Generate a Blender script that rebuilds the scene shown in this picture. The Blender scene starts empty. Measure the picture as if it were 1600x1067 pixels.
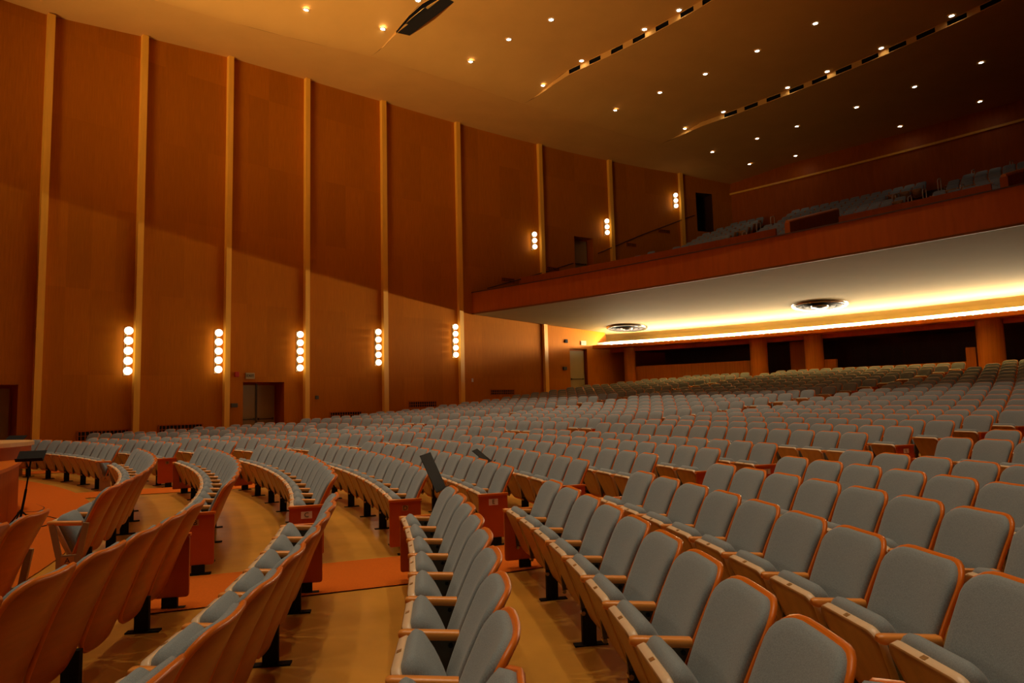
import bpy, bmesh, math, random
from mathutils import Vector, Matrix
random.seed(7)
D = bpy.data
SC = bpy.context.scene
COL = SC.collection
rad, deg = math.radians, math.degrees
cos, sin, pi = math.cos, math.sin, math.pi

# ------------------------------------------------------------------ camera, world, exposure
F_PX, PITCH, ROLL, EYE = 1035.16, 5.18884, 1.46078, 1.64665
cam_d = D.cameras.new('camera'); cam = D.objects.new('camera', cam_d); COL.objects.link(cam)
cam_d.sensor_width = 36.0; cam_d.lens = F_PX / 1600 * 36.0; cam_d.clip_end = 300; cam_d.clip_start = 0.05
cam.matrix_world = Matrix.Translation((0, 0, EYE)) @ Matrix.Rotation(rad(90 + PITCH), 4, 'X') @ Matrix.Rotation(-rad(ROLL), 4, 'Z')
SC.camera = cam
SC.view_settings.view_transform = 'Standard'; SC.view_settings.look = 'None'
SC.view_settings.exposure = 0.0; SC.view_settings.gamma = 1.0; SC.view_settings.use_curve_mapping = False
SC.cycles.max_bounces = 8; SC.cycles.diffuse_bounces = 4; SC.cycles.glossy_bounces = 3
SC.cycles.use_light_tree = True; SC.cycles.sample_clamp_indirect = 6.0
SC.cycles.caustics_reflective = False; SC.cycles.caustics_refractive = False
W = D.worlds.new('hall_air'); SC.world = W; W.use_nodes = True
W.node_tree.nodes['Background'].inputs[0].default_value = (1.0, 0.55, 0.25, 1)
W.node_tree.nodes['Background'].inputs[1].default_value = 0.008
WARM = (1.0, 0.70, 0.40); WARM2 = (1.0, 0.74, 0.46)
P_DOWN, P_FILL, P_COVE, E_BULB, E_GLOBE, E_LENS = 740.0, 620.0, 92.0, 30.0, 3.2, 30.0

# unseen fill lights added on the stage side to brighten seats and ceiling
def area(name, loc, target, size, power, color, spread=180):
    l = D.lights.new(name, 'AREA'); l.shape = 'RECTANGLE'; l.size, l.size_y = size; l.energy = power; l.color = color; l.spread = rad(spread)
    o = D.objects.new(name, l); COL.objects.link(o); o.location = loc
    o.rotation_euler = (Vector(target) - Vector(loc)).to_track_quat('-Z', 'Y').to_euler(); return o
area('seat_fill_light', (-19, 3, 9.0), (2, 10, 0.0), (9, 3), P_FILL * .13, WARM2, 84)
area('ceiling_fill_light', (-15, 6, 3.0), (-5, 22, 17.0), (8, 1.5), P_FILL, (1.0, .66, .30), 58)

# ------------------------------------------------------------------ plan of the hall
CX, CY = -21.786, 1.3638                      # centre of the seating arcs (on the stage)
BX, BY, BR = -73.0224, -55.4047, 114.13       # centre and radius of the balcony front
VX, VY, VR = -11.572, 1.1772, 41.0            # centre and radius of the under-balcony light cove
def rowR(k): return 18.2487 + 1.08038 * k + (0.848 if k >= 9 else 0)
def lerp(x, xs, ys):
    if x <= xs[0]: return ys[0]
    for i in range(1, len(xs)):
        if x <= xs[i]: return ys[i-1] + (ys[i] - ys[i-1]) * (x - xs[i-1]) / (xs[i] - xs[i-1])
    return ys[-1]
ZK_R = [rowR(0), rowR(4), rowR(8), rowR(9), rowR(14), rowR(20), rowR(26), rowR(26) + 3]
ZK_Z = [0, -.0816, 0, .077, .3828, 1.004, 1.748, 1.80]
def floor_z(r, ph):
    s = max(0.0, r * (ph - rad(6.7)))
    return lerp(r, ZK_R, ZK_Z) + min(.2, .00027 * s * s)
def pol(r, ph, z=0): return (CX + r * cos(ph), CY + r * sin(ph), z)
def to_pol(x, y): return math.hypot(x - CX, y - CY), math.atan2(y - CY, x - CX)
def bal(dl, psi, z=0): return (BX + (BR + dl) * cos(psi), BY + (BR + dl) * sin(psi), z)
def bal_z(dl): return 6.3 + .24 * dl + .0055 * dl * dl
def cove(dr, psi, z=0): return (VX + (VR + dr) * cos(psi), VY + (VR + dr) * sin(psi), z)
def wall_y(x): return -.0140839 * x * x + .73121 * x + 35.4802
def wall_n(x):                                 # unit normal towards the hall, unit tangent towards the rear
    m = -.0281678 * x + .73121; l = math.hypot(1, m)
    return Vector((m / l, -1 / l, 0)), Vector((1 / l, m / l, 0))
def wall_p(x, off=0, z=0):
    n, t = wall_n(x); return Vector((x, wall_y(x), z)) + n * off
WT_X = [-22, -15.2, -13.28, -11.12, -8.77, -5.95, -2.64, 1.78, 6.17, 11.12, 17]
WT_Z = [14.6, 14.92, 15.38, 15.78, 16.0, 16.15, 16.22, 16.25, 16.2, 16.1, 15.6]
def wall_top(x): return lerp(x, WT_X, WT_Z)
A1, A2, A3 = 23.5209, 25.6447, 31.2
def a1_near(r): return rad(A1) - 3.527 / r
def a1_far(r): return rad(A1) - 2.321 / r
def a2_near(r): return rad(A2) + 4.25 / r
def a2_far(r): return rad(A2) + 5.507 / r
def a3_near(r): return rad(A3) + 9.3 / r
def a3_far(r): return rad(A3) + 10.6 / r
def project(x, y, z):
    z -= EYE; t, r = rad(PITCH), rad(ROLL)
    d = y * cos(t) + z * sin(t); u = -y * sin(t) + z * cos(t)
    if d < .2: return None
    X, Y = x / d * F_PX, u / d * F_PX
    return 800 + X * cos(r) - Y * sin(r), 533.5 - (X * sin(r) + Y * cos(r)), d

# ------------------------------------------------------------------ materials
def new_mat(name):
    m = D.materials.new(name); m.use_nodes = True; nt = m.node_tree
    return m, nt, nt.nodes['Principled BSDF']
def rgba(c): return (c[0], c[1], c[2], 1)
def simple(name, color, rough=.6, metal=0.0, noise=0.0, scale=30, bump=0.0, spec=.5, coat=0.0):
    m, nt, b = new_mat(name)
    b.inputs['Base Color'].default_value = rgba(color); b.inputs['Roughness'].default_value = rough
    b.inputs['Metallic'].default_value = metal; b.inputs['Specular IOR Level'].default_value = spec
    b.inputs['Coat Weight'].default_value = coat; b.inputs['Coat Roughness'].default_value = .15
    if noise or bump:
        tc = nt.nodes.new('ShaderNodeTexCoord'); n = nt.nodes.new('ShaderNodeTexNoise')
        n.inputs['Scale'].default_value = scale; n.inputs['Detail'].default_value = 4
        nt.links.new(tc.outputs['Object'], n.inputs['Vector'])
        if noise:
            mr = nt.nodes.new('ShaderNodeMapRange'); mr.inputs['To Min'].default_value = 1 - noise; mr.inputs['To Max'].default_value = 1 + noise
            nt.links.new(n.outputs['Fac'], mr.inputs['Value'])
            mx = nt.nodes.new('ShaderNodeMix'); mx.data_type = 'RGBA'; mx.blend_type = 'MULTIPLY'; mx.inputs[0].default_value = 1
            mx.inputs[6].default_value = rgba(color); nt.links.new(mr.outputs[0], mx.inputs[7]); nt.links.new(mx.outputs[2], b.inputs['Base Color'])
        if bump:
            bp = nt.nodes.new('ShaderNodeBump'); bp.inputs['Strength'].default_value = bump; bp.inputs['Distance'].default_value = .01
            nt.links.new(n.outputs['Fac'], bp.inputs['Height']); nt.links.new(bp.outputs[0], b.inputs['Normal'])
    return m
def emit(name, color, strength):
    m, nt, b = new_mat(name); b.inputs['Base Color'].default_value = rgba(color)
    b.inputs['Emission Color'].default_value = rgba(color); b.inputs['Emission Strength'].default_value = strength; return m
def wood(name, base, rough=.4, grain=(26, 26, 1.2), var=.16, coord='Object', spec=.5, island=False, coat=0.0):
    m, nt, b = new_mat(name); b.inputs['Roughness'].default_value = rough; b.inputs['Specular IOR Level'].default_value = spec
    b.inputs['Coat Weight'].default_value = coat; b.inputs['Coat Roughness'].default_value = .2
    tc = nt.nodes.new('ShaderNodeTexCoord'); mp = nt.nodes.new('ShaderNodeMapping'); mp.inputs['Scale'].default_value = grain
    nt.links.new(tc.outputs[coord], mp.inputs['Vector'])
    n = nt.nodes.new('ShaderNodeTexNoise'); n.inputs['Scale'].default_value = 1; n.inputs['Detail'].default_value = 5; n.inputs['Distortion'].default_value = .4
    nt.links.new(mp.outputs[0], n.inputs['Vector'])
    mr = nt.nodes.new('ShaderNodeMapRange'); mr.inputs['From Min'].default_value = .25; mr.inputs['From Max'].default_value = .75
    mr.inputs['To Min'].default_value = 1 - var; mr.inputs['To Max'].default_value = 1 + var
    nt.links.new(n.outputs['Fac'], mr.inputs['Value'])
    mx = nt.nodes.new('ShaderNodeMix'); mx.data_type = 'RGBA'; mx.blend_type = 'MULTIPLY'; mx.inputs[0].default_value = 1
    mx.inputs[6].default_value = rgba(base); nt.links.new(mr.outputs[0], mx.inputs[7])
    out = mx.outputs[2]
    if island:
        oi = nt.nodes.new('ShaderNodeObjectInfo'); m2 = nt.nodes.new('ShaderNodeMapRange'); m2.inputs['To Min'].default_value = .88; m2.inputs['To Max'].default_value = 1.1
        nt.links.new(oi.outputs['Random'], m2.inputs['Value'])
        m3 = nt.nodes.new('ShaderNodeMix'); m3.data_type = 'RGBA'; m3.blend_type = 'MULTIPLY'; m3.inputs[0].default_value = 1
        nt.links.new(out, m3.inputs[6]); nt.links.new(m2.outputs[0], m3.inputs[7]); out = m3.outputs[2]
    nt.links.new(out, b.inputs['Base Color']); return m
def wall_veneer():
    # veneer sheets laid in cells of 1.25 m x 2.9 m, measured along the wall in the UV map
    m, nt, b = new_mat('wall_veneer'); b.inputs['Roughness'].default_value = .5; b.inputs['Specular IOR Level'].default_value = .08
    uv = nt.nodes.new('ShaderNodeUVMap'); mp = nt.nodes.new('ShaderNodeMapping'); mp.inputs['Scale'].default_value = (1, 1 / 2.9, 1)
    nt.links.new(uv.outputs[0], mp.inputs['Vector'])
    fl = nt.nodes.new('ShaderNodeVectorMath'); fl.operation = 'FLOOR'; nt.links.new(mp.outputs[0], fl.inputs[0])
    wn = nt.nodes.new('ShaderNodeTexWhiteNoise'); wn.noise_dimensions = '2D'; nt.links.new(fl.outputs[0], wn.inputs['Vector'])
    mr = nt.nodes.new('ShaderNodeMapRange'); mr.inputs['To Min'].default_value = .92; mr.inputs['To Max'].default_value = 1.08
    nt.links.new(wn.outputs['Value'], mr.inputs['Value'])
    mg = nt.nodes.new('ShaderNodeMapping'); mg.inputs['Scale'].default_value = (38, 1.3, 1); nt.links.new(uv.outputs[0], mg.inputs['Vector'])
    n = nt.nodes.new('ShaderNodeTexNoise'); n.inputs['Scale'].default_value = 1; n.inputs['Detail'].default_value = 6; nt.links.new(mg.outputs[0], n.inputs['Vector'])
    m2 = nt.nodes.new('ShaderNodeMapRange'); m2.inputs['To Min'].default_value = .75; m2.inputs['To Max'].default_value = 1.25; nt.links.new(n.outputs['Fac'], m2.inputs['Value'])
    mu = nt.nodes.new('ShaderNodeMath'); mu.operation = 'MULTIPLY'; nt.links.new(mr.outputs[0], mu.inputs[0]); nt.links.new(m2.outputs[0], mu.inputs[1])
    mx = nt.nodes.new('ShaderNodeMix'); mx.data_type = 'RGBA'; mx.blend_type = 'MULTIPLY'; mx.inputs[0].default_value = 1
    mx.inputs[6].default_value = (.48, .150, .005, 1); nt.links.new(mu.outputs[0], mx.inputs[7]); nt.links.new(mx.outputs[2], b.inputs['Base Color'])
    return m
M = {}
M['veneer'] = wall_veneer()
M['fascia'] = wood('fascia_veneer', (.44, .100, .005), .5, (6, 6, .8), .12, spec=.15)
M['pilaster'] = wood('pilaster_wood', (.95, .50, .055), .38, (9, 9, .6), .08)
M['rearwood'] = wood('rear_veneer', (.50, .17, .015), .5, (14, 14, .6), .18, spec=.2)
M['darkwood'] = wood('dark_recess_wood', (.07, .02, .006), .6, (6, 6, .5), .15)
M['shell'] = wood('shell_veneer', (.46, .098, .004), .36, (3, 3, 22), .13, island=True, coat=.06, spec=.35)
M['rim'] = simple('shell_edge', (.70, .17, .010), .35, coat=.08, spec=.35)
M['arm'] = wood('arm_wood', (.80, .30, .05), .35, (40, 4, 30), .12, coat=.15)
M['pan'] = wood('seat_pan_wood', (.40, .20, .060), .38, (20, 20, 2), .14, coat=.2)
M['panedge'] = simple('seat_pan_edge', (.80, .60, .38), .35, noise=.05, coat=.2)
M['panel'] = wood('end_panel_wood', (.50, .085, .014), .38, (14, 3, 3), .10, coat=.2)
M['carpet'] = simple('aisle_carpet', (.56, .125, .010), .95, noise=.18, scale=60, bump=.3, spec=.1)
M['metal'] = simple('standard_metal', (.085, .070, .045), .45, .3)
M['tan_metal'] = simple('front_row_metal', (.36, .24, .11), .5, .2)
M['black'] = simple('black_metal', (.010, .010, .010), .75, 0.0, spec=.2)
M['chrome'] = simple('chrome', (.45, .43, .40), .22, 1.0)
M['brass'] = simple('brass_plate', (.50, .32, .12), .35, .7)
M['white'] = simple('white_plate', (.80, .76, .66), .5)
M['ink'] = simple('plate_ink', (.02, .018, .015), .6)
M['railwood'] = simple('balcony_edge', (.20, .07, .012), .6, spec=.1)
M['rail'] = simple('handrail_pale_glint', (.80, .74, .62), .3, .5)  # pale colour stands in for lamp glints on the chrome rails
M['fabric'] = None
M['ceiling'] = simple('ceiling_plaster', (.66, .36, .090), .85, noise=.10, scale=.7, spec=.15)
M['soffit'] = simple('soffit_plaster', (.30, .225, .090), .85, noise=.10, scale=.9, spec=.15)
M['door'] = simple('painted_door', (.36, .27, .12), .5, noise=.05, scale=2)
M['dark'] = simple('dark_void', (.008, .006, .005), .9)
M['red'] = simple('alarm_red', (.5, .02, .01), .4)
M['tan'] = simple('podium_top', (.70, .42, .16), .35, noise=.06, scale=4)
M['bulb'] = emit('bulb_glow', (1.0, .82, .55), E_BULB)
M['globe'] = emit('globe_glow', (1.0, .80, .56), E_GLOBE)
M['lens'] = emit('downlight_lens', (1.0, .85, .66), E_LENS)
M['balseat'] = simple('balcony_fabric', (.17, .20, .22), .85)
def fabric():
    m, nt, b = new_mat('seat_fabric'); b.inputs['Roughness'].default_value = .9; b.inputs['Specular IOR Level'].default_value = .2
    b.inputs['Sheen Weight'].default_value = .15
    tc = nt.nodes.new('ShaderNodeTexCoord'); mp = nt.nodes.new('ShaderNodeMapping'); mp.inputs['Scale'].default_value = (330, 330, 110)
    nt.links.new(tc.outputs['Object'], mp.inputs['Vector']); n = nt.nodes.new('ShaderNodeTexNoise'); n.inputs['Scale'].default_value = 1
    nt.links.new(mp.outputs[0], n.inputs['Vector'])
    mr = nt.nodes.new('ShaderNodeMapRange'); mr.inputs['From Min'].default_value = .3; mr.inputs['From Max'].default_value = .7
    mr.inputs['To Min'].default_value = .80; mr.inputs['To Max'].default_value = 1.2; nt.links.new(n.outputs['Fac'], mr.inputs['Value'])
    mx = nt.nodes.new('ShaderNodeMix'); mx.data_type = 'RGBA'; mx.blend_type = 'MULTIPLY'; mx.inputs[0].default_value = 1
    mx.inputs[6].default_value = (.245, .292, .318, 1); nt.links.new(mr.outputs[0], mx.inputs[7]); nt.links.new(mx.outputs[2], b.inputs['Base Color'])
    bp = nt.nodes.new('ShaderNodeBump'); bp.inputs['Strength'].default_value = .25; bp.inputs['Distance'].default_value = .002
    nt.links.new(n.outputs['Fac'], bp.inputs['Height']); nt.links.new(bp.outputs[0], b.inputs['Normal']); return m
M['fabric'] = fabric()
def floor_mat():
    m, nt, b = new_mat('hall_floor'); b.inputs['Specular IOR Level'].default_value = .6; b.inputs['Coat Weight'].default_value = .35; b.inputs['Coat Roughness'].default_value = .22
    tc = nt.nodes.new('ShaderNodeTexCoord'); n = nt.nodes.new('ShaderNodeTexNoise'); n.inputs['Scale'].default_value = 1.3; n.inputs['Detail'].default_value = 8
    nt.links.new(tc.outputs['Object'], n.inputs['Vector'])
    cr = nt.nodes.new('ShaderNodeValToRGB'); cr.color_ramp.elements[0].position = .3; cr.color_ramp.elements[0].color = (.50, .245, .030, 1)
    cr.color_ramp.elements[1].position = .72; cr.color_ramp.elements[1].color = (.70, .345, .045, 1); nt.links.new(n.outputs['Fac'], cr.inputs[0])
    v = nt.nodes.new('ShaderNodeTexVoronoi'); v.inputs['Scale'].default_value = 9; nt.links.new(tc.outputs['Object'], v.inputs['Vector'])
    lt = nt.nodes.new('ShaderNodeMath'); lt.operation = 'LESS_THAN'; lt.inputs[1].default_value = .055; nt.links.new(v.outputs['Distance'], lt.inputs[0])
    mx = nt.nodes.new('ShaderNodeMix'); mx.data_type = 'RGBA'; mx.inputs[7].default_value = (.52, .36, .13, 1)
    ml = nt.nodes.new('ShaderNodeMath'); ml.operation = 'MULTIPLY'; ml.inputs[1].default_value = .5; nt.links.new(lt.outputs[0], ml.inputs[0])
    nt.links.new(ml.outputs[0], mx.inputs[0]); nt.links.new(cr.outputs[0], mx.inputs[6]); nt.links.new(mx.outputs[2], b.inputs['Base Color'])
    n2 = nt.nodes.new('ShaderNodeTexNoise'); n2.inputs['Scale'].default_value = 5; nt.links.new(tc.outputs['Object'], n2.inputs['Vector'])
    mr = nt.nodes.new('ShaderNodeMapRange'); mr.inputs['To Min'].default_value = .28; mr.inputs['To Max'].default_value = .46; nt.links.new(n2.outputs['Fac'], mr.inputs['Value'])
    nt.links.new(mr.outputs[0], b.inputs['Roughness']); return m
M['floor'] = floor_mat()

# ------------------------------------------------------------------ mesh helpers
class MB:
    def __init__(s): s.v, s.f, s.m, s.sm, s.uv = [], [], [], [], {}
    def add(s, vs, fs, mi=0, smooth=False):
        o = len(s.v); s.v += [tuple(p) for p in vs]
        for f in fs: s.f.append([i + o for i in f]); s.m.append(mi); s.sm.append(smooth)
    def merge(s, other, mat=None):
        o = len(s.v); s.v += [tuple(mat @ Vector(p)) for p in other.v] if mat is not None else other.v
        s.f += [[i + o for i in f] for f in other.f]; s.m += other.m; s.sm += other.sm
    def quad(s, a, b, c, d, mi=0): s.add([a, b, c, d], [(0, 1, 2, 3)], mi)
    def box(s, c, d, mi=0, mat=None):
        x, y, z = d[0] / 2, d[1] / 2, d[2] / 2
        vs = [Vector((i * x, j * y, k * z)) for k in (-1, 1) for j in (-1, 1) for i in (-1, 1)]
        if mat is not None: vs = [mat @ v for v in vs]
        vs = [v + Vector(c) for v in vs]
        s.add(vs, [(0, 2, 3, 1), (4, 5, 7, 6), (0, 1, 5, 4), (2, 6, 7, 3), (0, 4, 6, 2), (1, 3, 7, 5)], mi)
    def tube(s, a, b, r0, r1=None, n=10, mi=0):
        a, b = Vector(a), Vector(b); r1 = r0 if r1 is None else r1; z = (b - a).normalized()
        x = z.orthogonal().normalized(); y = z.cross(x)
        vs = [a + (x * cos(2 * pi * i / n) + y * sin(2 * pi * i / n)) * r0 for i in range(n)] + [b + (x * cos(2 * pi * i / n) + y * sin(2 * pi * i / n)) * r1 for i in range(n)]
        s.add(vs, [(i, (i + 1) % n, n + (i + 1) % n, n + i) for i in range(n)], mi, True)
        s.add(vs[:n], [tuple(range(n - 1, -1, -1))], mi); s.add(vs[n:], [tuple(range(n))], mi)
    def path(s, pts, r, n=8, mi=0):
        for a, b in zip(pts, pts[1:]): s.tube(a, b, r, n=n, mi=mi)
    def lathe(s, prof, n=24, mi=0, mat=None, smooth=True):   # prof [(r, z)]
        vs = []
        for r, z in prof:
            for i in range(n): vs.append(Vector((r * cos(2 * pi * i / n), r * sin(2 * pi * i / n), z)))
        if mat is not None: vs = [mat @ v for v in vs]
        fs = []
        for k in range(len(prof) - 1):
            for i in range(n): fs.append((k * n + i, k * n + (i + 1) % n, (k + 1) * n + (i + 1) % n, (k + 1) * n + i))
        s.add(vs, fs, mi, smooth)
    def ball(s, c, r, n=12, mi=0):
        prof = [(max(1e-4, r * sin(pi * k / (n // 2 + 1))), -r * cos(pi * k / (n // 2 + 1))) for k in range(n // 2 + 2)]
        s.lathe(prof, n, mi, Matrix.Translation(Vector(c)))
    def mesh(s, name, mats):
        me = D.meshes.new(name); me.from_pydata(s.v, [], s.f)
        for m in mats: me.materials.append(m)
        me.polygons.foreach_set('material_index', s.m); me.polygons.foreach_set('use_smooth', s.sm); me.update(); return me
    def obj(s, name, mats, parent=None, loc=None):
        o = D.objects.new(name, s.mesh(name, mats if isinstance(mats, (list, tuple)) else [mats])); COL.objects.link(o)
        if parent is not None: o.parent = parent
        if loc is not None: o.location = loc
        return o
def fix_normals(o):
    bm = bmesh.new(); bm.from_mesh(o.data); bmesh.ops.recalc_face_normals(bm, faces=bm.faces); bm.to_mesh(o.data); bm.free(); return o
def bevel(o, w, seg=2):
    bm = bmesh.new(); bm.from_mesh(o.data); bmesh.ops.remove_doubles(bm, verts=bm.verts, dist=1e-5)
    bmesh.ops.bevel(bm, geom=list(bm.edges), offset=w, segments=seg, affect='EDGES', profile=.6); bm.to_mesh(o.data); bm.free(); return o
def tag(o, label=None, cat=None, group=None, kind=None):
    if label: o['label'] = label
    if cat: o['category'] = cat
    if group: o['group'] = group
    if kind: o['kind'] = kind
    return o
def struct(o, label=None): o['kind'] = 'structure'; (label and o.__setitem__('label', label)); return o
def empty(name, loc=(0, 0, 0), rz=0, label=None, cat=None, group=None):
    o = D.objects.new(name, None); COL.objects.link(o); o.location = loc; o.rotation_euler = (0, 0, rz); o.empty_display_size = .1
    return tag(o, label, cat, group)
def letter_mesh(txt, size, depth):
    cu = D.curves.new('letter_curve', 'FONT'); cu.body = txt; cu.size = size; cu.align_x = 'CENTER'; cu.align_y = 'CENTER'; cu.extrude = depth
    o = D.objects.new('letter_tmp', cu); COL.objects.link(o); bpy.context.view_layer.update()
    me = D.meshes.new_from_object(o.evaluated_get(bpy.context.evaluated_depsgraph_get()))
    mb = MB(); mb.add([v.co.copy() for v in me.vertices], [tuple(p.vertices) for p in me.polygons], 1)
    D.objects.remove(o); D.curves.remove(cu); D.meshes.remove(me); return mb
ORD = 'first second third fourth fifth sixth seventh eighth ninth tenth eleventh twelfth thirteenth fourteenth fifteenth sixteenth seventeenth eighteenth nineteenth twentieth'.split()
def ordw(n): return ORD[n] if n < 20 else 'twenty-' + ORD[n - 20] if n < 29 else 'thirtieth' if n == 29 else 'thirty-' + ORD[n - 30]

# ------------------------------------------------------------------ floor, carpets, stage platform
mb = MB(); NR, NP = 60, 70
rs = [14 + (53 - 14) * i / NR for i in range(NR + 1)]; ps = [rad(-16 + 100 * j / NP) for j in range(NP + 1)]
vs = [pol(r, p, floor_z(r, p)) for r in rs for p in ps]
fs = [(i * (NP + 1) + j, (i + 1) * (NP + 1) + j, (i + 1) * (NP + 1) + j + 1, i * (NP + 1) + j + 1) for i in range(NR) for j in range(NP)]
mb.add(vs, fs, 0, True); struct(mb.obj('floor', M['floor']), 'polished golden brown hall floor')
def strip(name, rlist, pa, pb, n=6, lift=.012):
    mb = MB(); vs = []
    for r in rlist:
        a, b = pa(r), pb(r)
        for j in range(n + 1):
            p = a + (b - a) * j / n; vs.append(pol(r, p, floor_z(r, p) + lift))
    fs = [(i * (n + 1) + j, (i + 1) * (n + 1) + j, (i + 1) * (n + 1) + j + 1, i * (n + 1) + j + 1) for i in range(len(rlist) - 1) for j in range(n)]
    mb.add(vs, fs, 0, True); o = mb.obj(name, M['carpet']); return o
rl = [17.6 + .6 * i for i in range(50)]
struct(strip('floor_carpet', rl, lambda r: a1_near(r) - .09 / r, lambda r: a1_far(r) - .12 / r), 'rust red carpet runner in the nearest aisle')
struct(strip('floor_carpet', rl, lambda r: a2_near(r) + .1 / r, lambda r: a2_far(r) - .1 / r), 'rust red carpet runner in the second aisle')
struct(strip('floor_carpet', rl, lambda r: a3_near(r) + .1 / r, lambda r: a3_far(r) - .1 / r), 'rust red carpet runner in the third aisle')
struct(strip('floor_carpet', [16.6, 16.9, 17.2, 17.5, 17.75], lambda r: rad(-14), lambda r: rad(76), 60), 'rust red carpet along the foot of the stage')
mb = MB(); n = 60
for i in range(n):
    a, b = rad(-12 + 90 * i / n), rad(-12 + 90 * (i + 1) / n)
    mb.quad(pol(16.7, a, -.2), pol(16.7, b, -.2), pol(16.7, b, .86), pol(16.7, a, .86), 0)
    mb.quad(pol(16.74, a, .86), pol(16.74, b, .86), pol(16.74, b, .91), pol(16.74, a, .91), 1)
    mb.quad(pol(16.74, a, .91), pol(16.74, b, .91), pol(8, b, .91), pol(8, a, .91), 1)
    mb.quad(pol(16.72, a, 0), pol(16.72, b, 0), pol(16.72, b, .05), pol(16.72, a, .05), 2)
struct(mb.obj('trim_1', [M['fascia'], M['rim'], M['panedge']]), 'curved wooden stage front')

# ------------------------------------------------------------------ side wall with its doorways
DOORS = [(-17.2, -15.5, 2.57, .03), (-10.63, -9.43, 2.69, .2), (3.28, 4.34, 4.58, 1.85), (3.79, 4.96, 11.2, 8.7), (12.26, 13.45, 14.97, 12.4)]
xs = sorted(set([-24 + .5 * i for i in range(84)] + [d for dd in DOORS for d in dd[:2]]))
xs = [x for x in xs if x <= 17.2]
mb = MB(); uvs = []; arc = 0
for x0, x1 in zip(xs, xs[1:]):
    ds = math.hypot(x1 - x0, wall_y(x1) - wall_y(x0)); z0, z1 = -.3, 0
    xm = (x0 + x1) / 2; cuts = sorted([(d[3], d[2]) for d in DOORS if d[0] <= xm <= d[1]])
    spans = []; lo = -.3
    for a, b in cuts: spans.append((lo, a)); lo = b
    spans.append((lo, None))
    for a, b in spans:
        ta, tb = (b, b) if b is not None else (wall_top(x0), wall_top(x1))
        if ta - a < .01: continue
        mb.quad((x0, wall_y(x0), a), (x1, wall_y(x1), a), (x1, wall_y(x1), tb), (x0, wall_y(x0), ta))
        uvs += [(arc, a), (arc + ds, a), (arc + ds, tb), (arc, ta)]
    arc += ds
side = mb.obj('wall_left', M['veneer']); struct(side, 'tall curved veneered side wall')
# panel widths follow the bays: one narrow and two wide sheets per bay
ul = side.data.uv_layers.new(name='UVMap')
BAY = [-24, -19.5, -15.2, -13.28, -11.12, -8.77, -5.95, -2.64, 1.78, 6.17, 11.12, 17.2]
def arc_at(x):
    n = 200; s = 0; px, py = -24, wall_y(-24)
    for i in range(1, n + 1):
        q = -24 + (x + 24) * i / n; s += math.hypot(q - px, wall_y(q) - py); px, py = q, wall_y(q)
    return s
bay_s = [arc_at(x) for x in BAY]
def sheet_u(s):
    for i in range(len(bay_s) - 1):
        if s <= bay_s[i + 1] + 1e-6:
            t = (s - bay_s[i]) / (bay_s[i + 1] - bay_s[i])
            return i * 4 + (t / .24 if t < .24 else 1 + (t - .24) / .76 * 2.999)
    return len(bay_s) * 4
for i, (u, v) in enumerate(uvs): ul.data[i].uv = (sheet_u(u) * .999 + .0003, v + (int(sheet_u(u)) % 3) * .9 * 0)
# doors in the side wall
def doorway(n, x0, x1, ztop, zbot, depth, leaves, label, dark=False):
    r = empty('door_%d' % n, wall_p((x0 + x1) / 2, 0, zbot)); struct(r, label)
    a, b = Vector((x0, wall_y(x0), 0)), Vector((x1, wall_y(x1), 0)); nrm = wall_n((x0 + x1) / 2)[0]
    base = Vector(r.location); t = (b - a).normalized(); w = (b - a).length
    def L(u, d, z): return a + t * u - nrm * d + Vector((0, 0, z)) - base
    mb = MB()
    mb.quad(L(0, 0, zbot), L(0, 0, ztop), L(0, depth, ztop), L(0, depth, zbot))
    mb.quad(L(w, 0, zbot), L(w, depth, zbot), L(w, depth, ztop), L(w, 0, ztop))
    mb.quad(L(0, 0, ztop), L(w, 0, ztop), L(w, depth, ztop), L(0, depth, ztop))
    mb.quad(L(0, 0, zbot), L(0, depth, zbot), L(w, depth, zbot), L(w, 0, zbot))
    mb.quad(L(0, depth, zbot), L(0, depth, ztop), L(w, depth, ztop), L(w, depth, zbot), 1 if dark else 0)
    mb.obj('reveal', [M['fascia'] if not dark else M['darkwood'], M['dark']], r)
    if dark: return r
    wl = (w - .12) / leaves
    for i in range(leaves):
        u = .06 + i * wl; mb = MB(); c = L(u + wl / 2, depth - .05, (zbot + ztop - .08) / 2)
        rot = Matrix.Rotation(math.atan2(t.y, t.x), 4, 'Z')
        mb.box(c, (wl - .02, .05, ztop - zbot - .12), 0, rot); lf = mb.obj('door_leaf', M['door'], r)
        mb = MB(); zc = 1.0 + zbot
        mb.box(L(u + wl / 2, depth - .14, zc), (wl * .8, .04, .05), 0, rot)
        for uu in (.12, .88): mb.box(L(u + wl * uu, depth - .105, zc), (.05, .08, .09), 0, rot)
        mb.obj('push_bar', M['metal'], lf)
    if leaves > 1:
        mb = MB(); mb.box(L(w / 2, depth - .085, (zbot + ztop) / 2), (.07, .04, ztop - zbot - .1), 0, rot); mb.obj('meeting_strip', M['metal'], r)
    return r
doorway(1, *DOORS[0][:2], DOORS[0][2], DOORS[0][3], .7, 1, 'doorway at the stage end of the side wall')
doorway(2, *DOORS[1][:2], DOORS[1][2], DOORS[1][3], .8, 2, 'pair of tan doors recessed in the side wall')
doorway(3, *DOORS[2][:2], DOORS[2][2], DOORS[2][3], .3, 1, 'tan door with push bar beneath the balcony')
doorway(4, *DOORS[3][:2], DOORS[3][2], DOORS[3][3], .6, 1, 'dim doorway onto the balcony')
doorway(5, *DOORS[4][:2], DOORS[4][2], DOORS[4][3], 1.2, 1, 'black opening high in the balcony side wall', True)

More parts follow.
